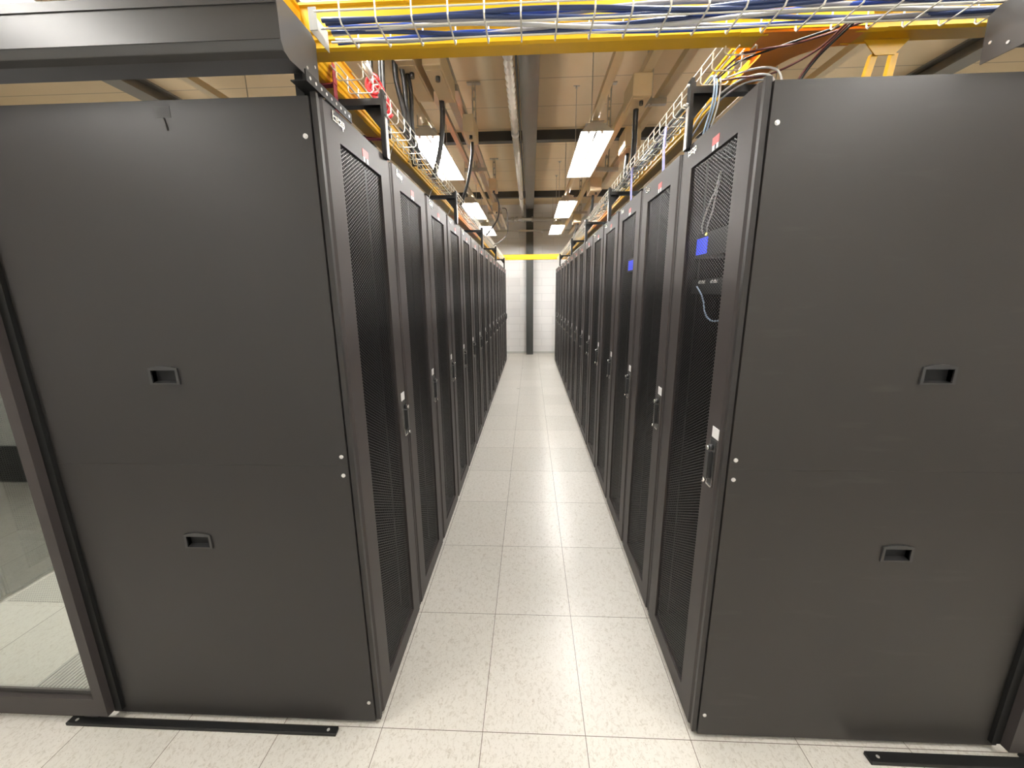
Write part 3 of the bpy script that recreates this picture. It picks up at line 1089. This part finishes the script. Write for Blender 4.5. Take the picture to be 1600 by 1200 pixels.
G2 = 'cables dropping at the right tee'
drops = [('brown', [(0.96, 0.17, 2.462), (0.87, 0.24, 2.462), (0.80, 0.262, 2.455), (0.72, 0.32, 2.47), (0.69, 0.42, 2.485), (0.685, 0.9, 2.49)], 'dark red cable sweeping left from the crossing tray into the right tray'),
         ('brown', [(0.90, 0.15, 2.455), (0.875, 0.25, 2.43), (0.80, 0.36, 2.42), (0.73, 0.46, 2.455), (0.70, 0.62, 2.486), (0.70, 1.2, 2.49)], 'dark red cable dipping low below the orange tee'),
         ('brown', [(0.915, 0.16, 2.46), (0.885, 0.26, 2.42), (0.855, 0.30, 2.36), (0.845, 0.31, 2.29), (0.845, 0.315, 2.245)], 'dark red cable dropping onto the right rack top, nearest the tee'),
         ('blackcable', [(0.925, 0.165, 2.46), (0.895, 0.27, 2.42), (0.868, 0.31, 2.36), (0.860, 0.325, 2.29), (0.860, 0.33, 2.245)], 'black cable dropping onto the right rack top beside the dark red one'),
         ('lgrey', [(0.695, 1.1, 2.490), (0.70, 0.62, 2.486), (0.74, 0.46, 2.47), (0.80, 0.36, 2.44), (0.822, 0.32, 2.38), (0.825, 0.31, 2.25)], 'light grey cable arching from the right tray down to the rack top'),
         ('lgrey', [(0.668, 0.72, 2.36), (0.69, 0.60, 2.42), (0.74, 0.46, 2.445), (0.79, 0.36, 2.42), (0.812, 0.33, 2.36), (0.813, 0.325, 2.25)], 'light grey cable bowing forward over the rack top edge'),
         ('grey', [(0.672, 0.70, 2.34), (0.70, 0.58, 2.405), (0.75, 0.45, 2.43), (0.81, 0.36, 2.40), (0.836, 0.335, 2.34), (0.838, 0.33, 2.25)], 'grey cable just behind the bowed light grey one'),
         ('blackcable', [(0.652, 0.95, 2.476), (0.66, 0.7, 2.478), (0.69, 0.52, 2.482), (0.715, 0.42, 2.486), (0.76, 0.30, 2.462), (0.90, 0.19, 2.462)], 'thin black cable looping out of the near end of the right tray')]
for mt, pts, lab in drops:
    cable(lab, mt, pts, 0.0034, group=G2)
for k, (mt, x) in enumerate((('paleblue', 0.690), ('paleblue', 0.700), ('lgrey', 0.712))):
    cable(['pale blue cable hanging from the right tray by the nearest bracket', 'second pale blue cable hanging from the right tray by the nearest bracket', 'light grey cable hanging from the right tray by the nearest bracket'][k], mt,
          [(x, 0.90, 2.488), (x - 0.01, 0.60, 2.505), (x - 0.012, 0.52, 2.485), (x - 0.014, 0.51, 2.40), (x - 0.03, 0.53, 2.30), (x - 0.03, 0.535, 2.24)], 0.0036, group='cables hanging by the nearest right bracket')
for k, y in enumerate((0.97, 1.62)):
    cable(['lilac cable dropping from the right tray onto the second right rack', 'lilac cable dropping from the right tray onto the third right rack'][k], 'lilac',
          [(0.68, y + 0.3, 2.488), (0.662, y + 0.06, 2.494), (0.645, y, 2.47), (0.640, y - 0.01, 2.38), (0.650, y, 2.24)], 0.0065, group='lilac drop cables')

# bundles lying in the trays
mats = ['lgrey', 'green', 'grey', 'blackcable', 'lgrey', 'paleblue', 'lgrey', 'green', 'grey']
pos = ['at the aisle side', 'second from the aisle side', 'third from the aisle side', 'fourth from the aisle side', 'in the middle', 'just behind the middle', 'third from the raceway side', 'second from the raceway side', 'at the raceway side']
col_word = {'lgrey': 'light grey', 'green': 'dark green', 'grey': 'grey', 'blackcable': 'black', 'paleblue': 'pale blue'}
for i, mt in enumerate(mats):
    pts = []
    y = 0.75 + 0.1 * (i % 3)
    k = 0
    while y < 8.9:
        pts.append((0.652 + 0.0092 * i + 0.006 * math.sin(k * 1.9 + i), y, 2.484 + 0.010 * (0.5 + 0.5 * math.sin(k * 1.3 + i * 2.4)) + (0.014 if i % 2 else 0.0)))
        y += 0.33
        k += 1
    cable('%s cable lying along the right tray, %s' % (col_word[mt], pos[i]), mt, pts, 0.0042, group='cables along the right tray', n=6, sub=3)
for i, mt in enumerate(['blackcable', 'green', 'blackcable', 'brown']):
    pts = []
    y = 0.9 + 0.25 * i
    k = 0
    while y < 8.9:
        pts.append((-0.648 - 0.018 * i + 0.006 * math.sin(k * 1.7 + i), y, 2.484 + 0.012 * (0.5 + 0.5 * math.sin(k * 1.1 + i * 2.0))))
        y += 0.36
        k += 1
    cable('%s cable lying along the left tray, %s' % ({'blackcable': 'black', 'green': 'dark green', 'brown': 'dark red'}[mt], ['at the aisle side', 'second from the aisle', 'third from the aisle', 'at the raceway side'][i]), mt, pts, 0.0038, group='cables along the left tray', n=6, sub=3)


# hook tape straps tied round the left raceway and down to the rack top
def strap(label, y0, y1, mat):
    m = MB()
    t = 0.002
    xa = -0.762
    prof = [(xa, 2.56), (xa, 2.492), (-0.776, 2.486), (-0.872, 2.486), (-0.886, 2.5), (-0.886, 2.5 + 0.01), (-0.876, 2.49), (-0.776, 2.490), (xa - t, 2.496), (xa - t, 2.56)]
    m.prism(prof, 'y', y0, y1)
    m.box(xa - 0.004, xa - 0.002, y0, y1, 2.25, 2.52)
    return tag(m.build('hook_tape_strap', M[mat]), label, 'strap', 'hook tape straps on the left raceway')


strap('maroon hook tape strap around the left raceway by the nearest bracket', 0.47, 0.50, 'strap')
strap('maroon hook tape strap around the left raceway above the second left rack', 1.02, 1.05, 'strap')
for k, y in enumerate((1.12, 2.02, 2.75)):
    cable(['thin loose wire hanging from the left raceway above the second rack', 'thin loose wire hanging from the left raceway before the second bracket', 'thin loose wire hanging from the left raceway after the second bracket'][k], 'wire',
          [(-0.70, y - 0.08, 2.50), (-0.75, y, 2.49), (-0.80, y + 0.05, 2.40), (-0.76, y + 0.03, 2.252)], 0.002, group='loose wires on the left raceway')

# red coiled cable with plug lying in the left tray
o = thing('coiled_red_cable', 'red coiled cable with white plug in the left tray', 'cable', (-0.678, 0.74, 2.520))
m = MB()
pts = []
for k in range(90):
    a = k / 90 * 2 * PI * 6
    pts.append((0.028 * math.cos(a), -0.09 + 0.17 * k / 90, 0.052 - 0.045 * k / 90 + 0.030 * math.sin(a)))
m.tube(pts, 0.0075, 8)
m.build('coil', M['redcable'], o)
MB().cyl((0.0, -0.10, 0.070), (-0.004, -0.14, 0.098), 0.014, 12).cyl((-0.004, -0.14, 0.098), (-0.006, -0.155, 0.108), 0.009, 12).build('plug', M['whitepl'], o)['label'] = 'white plug'

# ------------------------------------------------------------------ ceiling lighting
LZ = 3.05


def make_light(L=1.42):
    t = thing('reflector_light', 'l', 'ceiling light')
    W = 0.145
    h = L / 2
    # trough reflector: sloped wings and ends, open below, two uplight slots beside the gear tray added to brighten the ceiling
    m = MB()
    bm = m.bm

    def ring(w, l, z):
        return [bm.verts.new(p) for p in ((-w, -l, z), (w, -l, z), (w, l, z), (-w, l, z))]
    o0, o1 = ring(W, h, 0), ring(W - 0.096, h - 0.09, 0.105)
    i0, i1 = ring(W - 0.006, h - 0.006, 0.0), ring(W - 0.102, h - 0.097, 0.105)
    for k in range(4):
        j = (k + 1) % 4
        bm.faces.new((o0[k], o0[j], o1[j], o1[k]))
        bm.faces.new((i0[j], i0[k], i1[k], i1[j]))
        bm.faces.new((o0[j], o0[k], i0[k], i0[j]))
        bm.faces.new((o1[k], o1[j], i1[j], i1[k]))
    for yy in (-h + 0.16, 0.0, h - 0.16):
        m.box(-0.090, 0.090, yy - 0.05, yy + 0.05, 0.099, 0.104)
    m.build('reflector', M['white'], t)
    MB().box(-0.026, 0.026, -h + 0.12, h - 0.12, 0.104, 0.145).build('gear_tray', M['cream'], t)
    for s in (-1, 1):
        x = s * 0.060
        tb = MB().cyl((x, -h + 0.15, 0.044), (x, h - 0.15, 0.044), 0.013, 12).build('fluorescent_tube', M['tube'], t)
        tb['label'] = 'lit tube'
        for e in (-1, 1):
            y = e * (h - 0.14)
            MB().box(x - 0.012, x + 0.012, y - 0.012, y + 0.012, 0.028, 0.099).build('lamp_holder', M['whitepl'], t)
    for s in (-1, 1):
        y = s * (h - 0.05)
        rd = MB()
        rd.cyl((-0.05, y, 0.098), (-0.05, y, ZC - LZ - 0.012), 0.004, 6)
        rd.box(-0.06, 0.06, y - 0.008, y + 0.008, 0.092, 0.098)
        rd.build('hanger_rod', M['zinc'], t)
        pl = MB().cyl((-0.05, y, ZC - LZ - 0.03), (-0.05, y, ZC - LZ - 0.001), 0.012, 10)
        pl.box(-0.085, -0.015, y - 0.012, y + 0.012, ZC - LZ - 0.006, ZC - LZ - 0.001)
        pl.build('ceiling_anchor', M['zinc'], t)
    return t


light0 = None
LX = {'far left': -2.46, 'left': -0.955, 'right': 0.565, 'far right': 2.08}
LY = [(0.27, 'over the camera end'), (3.33, 'nearest the yellow crossing'), (6.02, 'second down the aisle'), (8.22, 'last before the white wall')]
for sname, x in LX.items():
    for (y, d) in LY:
        t = make_light() if light0 is None else copy_tree(light0)
        if light0 is None:
            light0 = t
        t.location = (x, y, LZ)
        t['label'] = 'white hanging reflector light of the %s row, %s' % (sname, d)
        t['group'] = 'hanging reflector lights'
for sname in ('far left', 'far right'):  # unseen lights added behind the camera to brighten the end panels
    t = copy_tree(light0)
    t.location = (LX[sname], -1.30, LZ)
    t['label'] = 'added fill light behind the camera, in line with the %s row' % sname
    for c in t.children:
        if c.name.startswith('fluorescent_tube'):
            c.material_slots[0].link = 'OBJECT'       # dimmer tubes for the added fill lights
            c.material_slots[0].material = M['tube_fill']

# cream lighting trunking above each row of lights
for sname, x in LX.items():
    t = thing('lighting_trunking', 'cream lighting trunking above the %s row of lights' % sname, 'trunking', (x, 4.0, 3.205), 0, 'lighting trunking')
    MB().prism([(-0.03, 0), (0.03, 0), (0.03, 0.05), (0.022, 0.05), (0.022, 0.008), (-0.022, 0.008), (-0.022, 0.05), (-0.03, 0.05)], 'y', -4.6, 6.0).build('channel', M['cream'], t)


# ------------------------------------------------------------------ strut rails, busbars, tap-off boxes
def strut_rail(label, x, z, mat='zinc', w2=0.021, h=0.041, y0=-1.5, y1=9.6, cat='strut rail', name='strut_rail'):
    t = thing(name, label, cat, (x, (y0 + y1) / 2, z))
    L = (y1 - y0) / 2
    MB().prism([(-w2, 0), (w2, 0), (w2, h), (w2 * .6, h), (w2 * .6, h - .004), (w2 - .004, h - .004), (w2 - .004, .004), (-w2 + .004, .004), (-w2 + .004, h - .004), (-w2 * .6, h - .004), (-w2 * .6, h), (-w2, h)], 'y', -L, L).build('channel', M[mat], t)
    return t


strut_rail('galvanised strut rail left of the aisle, aisle side', -0.560, 3.14, y1=8.6)
strut_rail('galvanised strut rail left of the aisle, rack side', -0.725, 3.14, y1=8.6)
strut_rail('dark busbar slung between the left strut rails', -0.640, 3.20, 'lightgrey_paint', 0.03, 0.07, y1=8.6, cat='busbar', name='busbar')
strut_rail('cream busbar trunking right of the aisle, aisle side', 0.770, 3.14, 'cream', 0.03, 0.05, cat='busbar', name='busbar')
strut_rail('cream busbar trunking right of the aisle, rack side', 0.985, 3.14, 'cream', 0.03, 0.05, cat='busbar', name='busbar')

hd = ['nearest', 'second', 'third']
for side, x, ys in (('left', -0.648, (1.95, 3.85, 6.45)), ('right', 0.885, (2.25, 3.95, 6.55))):
    for i, y in enumerate(ys):
        t = thing('strut_hanger', 'slotted strut hanger on the %s of the aisle, %s from the front' % (side, hd[i]), 'hanger', (x, y, 3.08), 0, 'slotted strut hangers')
        MB().box(-0.075, 0.075, -0.03, 0.03, ZC - 3.08 - 0.012, ZC - 3.08 - 0.001).build('ceiling_plate', M['zinc'], t)
        m = MB()
        for s in (-1, 1):
            m.box(s * 0.016 - 0.005, s * 0.016 + 0.005, -0.02, 0.02, 0, ZC - 3.08 - 0.012)
        for k in range(9):
            m.box(-0.016, 0.016, 0.012, 0.018, 0.05 + k * 0.1, 0.08 + k * 0.1)
        m.build('post', M['zinc'], t)
        a, b2 = (-0.13, 0.13)
        MB().box(a, b2, -0.02, 0.02, 0.008, 0.048).build('cross_arm', M['zinc'], t)


def tapoff(label, x, y, z, w2, l2, h, mat='cream'):
    t = thing('tap_off_box', label, 'electrical box', (x, y, z), 0, 'cream tap-off boxes')
    MB().box(-w2, w2, -l2, l2, 0, h).build('case', M[mat], t, bevel=0.006)
    MB().box(-w2 * .8, w2 * .8, -l2 * .8, l2 * .8, -0.004, 0.0).build('cover', M[mat], t)
    MB().cyl((w2 * .2, -l2 * .5, -0.03), (w2 * .2, -l2 * .5, -0.004), 0.014, 10).build('cable_gland', M['plastic'], t)
    return t


tapoff('large cream box nearest the yellow crossing on the left, rack side', -0.735, 1.62, 3.00, 0.055, 0.26, 0.13)
tapoff('large cream box nearest the yellow crossing on the left, aisle side', -0.590, 1.66, 3.00, 0.055, 0.24, 0.13)
tapoff('cream box on the left strut at the second hanger', -0.520, 2.55, 2.995, 0.045, 0.16, 0.13)
tapoff('cream box on the left strut beside the middle of the aisle', -0.495, 4.42, 3.0, 0.05, 0.13, 0.13)
tapoff('cream box on the left strut farthest down the aisle', -0.57, 5.75, 2.99, 0.05, 0.13, 0.13)
tapoff('cream box right of the aisle nearest the yellow crossing', 0.745, 2.02, 3.0, 0.065, 0.14, 0.14)
tapoff('cream box right of the aisle, second from the front', 0.905, 2.92, 2.98, 0.07, 0.14, 0.16)
tapoff('cream box right of the aisle, third from the front', 0.83, 4.55, 2.98, 0.075, 0.16, 0.16)
tapoff('cream box right of the aisle farthest from the front', 0.87, 6.95, 2.98, 0.07, 0.16, 0.15)

G3 = 'black supply cables hanging from the boxes'
for lab, r, pts in (
        ('thick black cable hanging from the large left box, outermost', 0.016, [(-0.80, 1.40, 3.02), (-0.80, 1.42, 2.92), (-0.775, 1.46, 2.75), (-0.79, 1.50, 2.60), (-0.80, 1.52, 2.52)]),
        ('thick black cable hanging from the large left box, second', 0.015, [(-0.775, 1.45, 3.01), (-0.765, 1.46, 2.92), (-0.765, 1.48, 2.74), (-0.76, 1.52, 2.58), (-0.755, 1.54, 2.50)]),
        ('thick black cable hanging from the large left box, third', 0.014, [(-0.755, 1.50, 3.0), (-0.745, 1.52, 2.9), (-0.755, 1.54, 2.72), (-0.735, 1.57, 2.58), (-0.73, 1.59, 2.50)]),
        ('thick black cable dropping from the front end of the large aisle-side left box', 0.018, [(-0.625, 1.86, 3.01), (-0.625, 1.87, 2.90), (-0.64, 1.86, 2.74), (-0.67, 1.84, 2.60), (-0.70, 1.83, 2.50)]),
        ('black cable dropping from the second left box', 0.013, [(-0.52, 2.62, 3.0), (-0.53, 2.64, 2.88), (-0.575, 2.68, 2.70), (-0.62, 2.70, 2.58), (-0.66, 2.72, 2.49)]),
        ('black cable dropping from the left box beside the middle of the aisle', 0.011, [(-0.50, 4.42, 3.0), (-0.46, 4.44, 2.94), (-0.43, 4.5, 2.84), (-0.47, 4.6, 2.68), (-0.63, 4.7, 2.50)]),
        ('black cable dropping from the nearest right box', 0.020, [(0.755, 2.08, 3.0), (0.758, 2.10, 2.90), (0.768, 2.14, 2.78), (0.765, 2.18, 2.64), (0.72, 2.20, 2.50)]),
        ('black cable dropping from the second right box', 0.018, [(0.905, 2.98, 2.98), (0.90, 3.0, 2.88), (0.89, 3.02, 2.72), (0.85, 3.05, 2.68), (0.765, 3.07, 2.66), (0.72, 3.08, 2.50)]),
        ('black cable dropping from the third right box', 0.017, [(0.83, 4.62, 2.98), (0.83, 4.64, 2.86), (0.81, 4.66, 2.74), (0.765, 4.68, 2.66), (0.725, 4.70, 2.50)]),
        ('black cable dropping from the farthest right box', 0.016, [(0.87, 7.0, 2.98), (0.865, 7.0, 2.86), (0.83, 7.02, 2.75), (0.765, 7.04, 2.66), (0.725, 7.05, 2.50)])):
    cable(lab, 'blackcable', pts, r, 'supply_cable', G3)
for k in range(3):
    x = (-0.905, -0.86, -0.845)[k]
    cable(['black cable rising past the red coil on the left, outermost', 'black cable rising past the red coil on the left, middle', 'black cable rising past the red coil on the left, innermost'][k], 'blackcable',
          [(x + 0.10, 1.06, 2.50), (x + 0.085, 1.06, 2.64), (x + 0.09, 1.05, 2.85), (x + 0.12, 1.05, 3.05), (x + 0.12, 1.05, 3.20)], 0.010, 'supply_cable', G3)
# thin looping wires near the end wall, left
cable('thin dark wire looping down by the left lights near the end wall', 'blackcable', [(-0.47, 5.72, 3.05), (-0.40, 5.7, 3.02), (-0.385, 5.75, 2.85), (-0.40, 5.8, 2.66), (-0.52, 5.85, 2.55), (-0.64, 5.9, 2.49)], 0.006, 'supply_cable', G3)

# ------------------------------------------------------------------ spiral duct and water pipe
t = thing('spiral_conduit', 'corrugated metal conduit running along the ceiling left of the grey beam', 'pipe', (-0.205, 4.0, 3.68))
m = MB()
pts, rad = [], []
y = -5.5
k = 0
while y < 4.7:
    pts.append((0, y, 0))
    rad.append(0.034 + 0.013 * math.cos(k * PI))
    y += 0.06
    k += 1
m.tube(pts, rad, 14, smooth=False)
m.build('corrugated_pipe', M['flex'], t)
for yy in (0.35, 3.9):
    MB().cyl((0, yy, 0), (0, yy + 0.10, 0), 0.05, 14).build('coupling', M['zinc'], t)
MB().cyl((0, 4.7, 0), (0, 5.9, 0), 0.03, 12).cyl((0, 5.9, 0.03), (0, 5.9, -0.06), 0.03, 12).build('straight_end', M['zinc'], t)
for yy in (-1.0, 1.6, 3.2):
    c = MB().cyl((0, yy, 0.04), (0, yy, 0.318), 0.005, 6)
    c.box(-0.05, 0.05, yy - 0.012, yy + 0.012, 0.04, 0.05)
    c.build('clip_rod', M['zinc'], t)
t = thing('cable_conduit', 'slim dark conduit beside the grey ceiling beam', 'pipe', (-0.147, 3.0, 3.82))
MB().cyl((0, -4.5, 0), (0, 5.6, 0), 0.012, 8).build('tube', M['beamdark'], t)
t = thing('water_pipe', 'grey pipe with flanged joints crossing high in front of the end wall', 'pipe', (0, 9.90, 3.57))
MB().cyl((-5.5, 0, 0), (5.5, 0, 0), 0.045, 14).build('pipe', M['lightgrey_paint'], t)
for x in (-0.47, -0.36, -0.20, 0.05):
    MB().cyl((x - 0.03, 0, 0), (x + 0.03, 0, 0), 0.068, 14).build('flange', M['zinc'], t)
for x in (-3.0, -1.4, 1.2, 3.0):
    MB().cyl((x, 0, 0.045), (x, 0, ZC - 3.571), 0.006, 6).build('hanger_rod', M['zinc'], t)
t = thing('wall_rail', 'pale horizontal rail crossing the dark column high on the end wall', 'rail', (0, 9.99, 3.28))
MB().box(-3.6, 3.6, -0.015, 0.015, 0, 0.045).build('rail', M['lightgrey_paint'], t)
for x in (-2.4, -0.3, 0.3, 2.4):
    MB().box(x - 0.02, x + 0.02, 0.015, 0.23, 0.0, 0.03).build('wall_bracket', M['lightgrey_paint'], t)
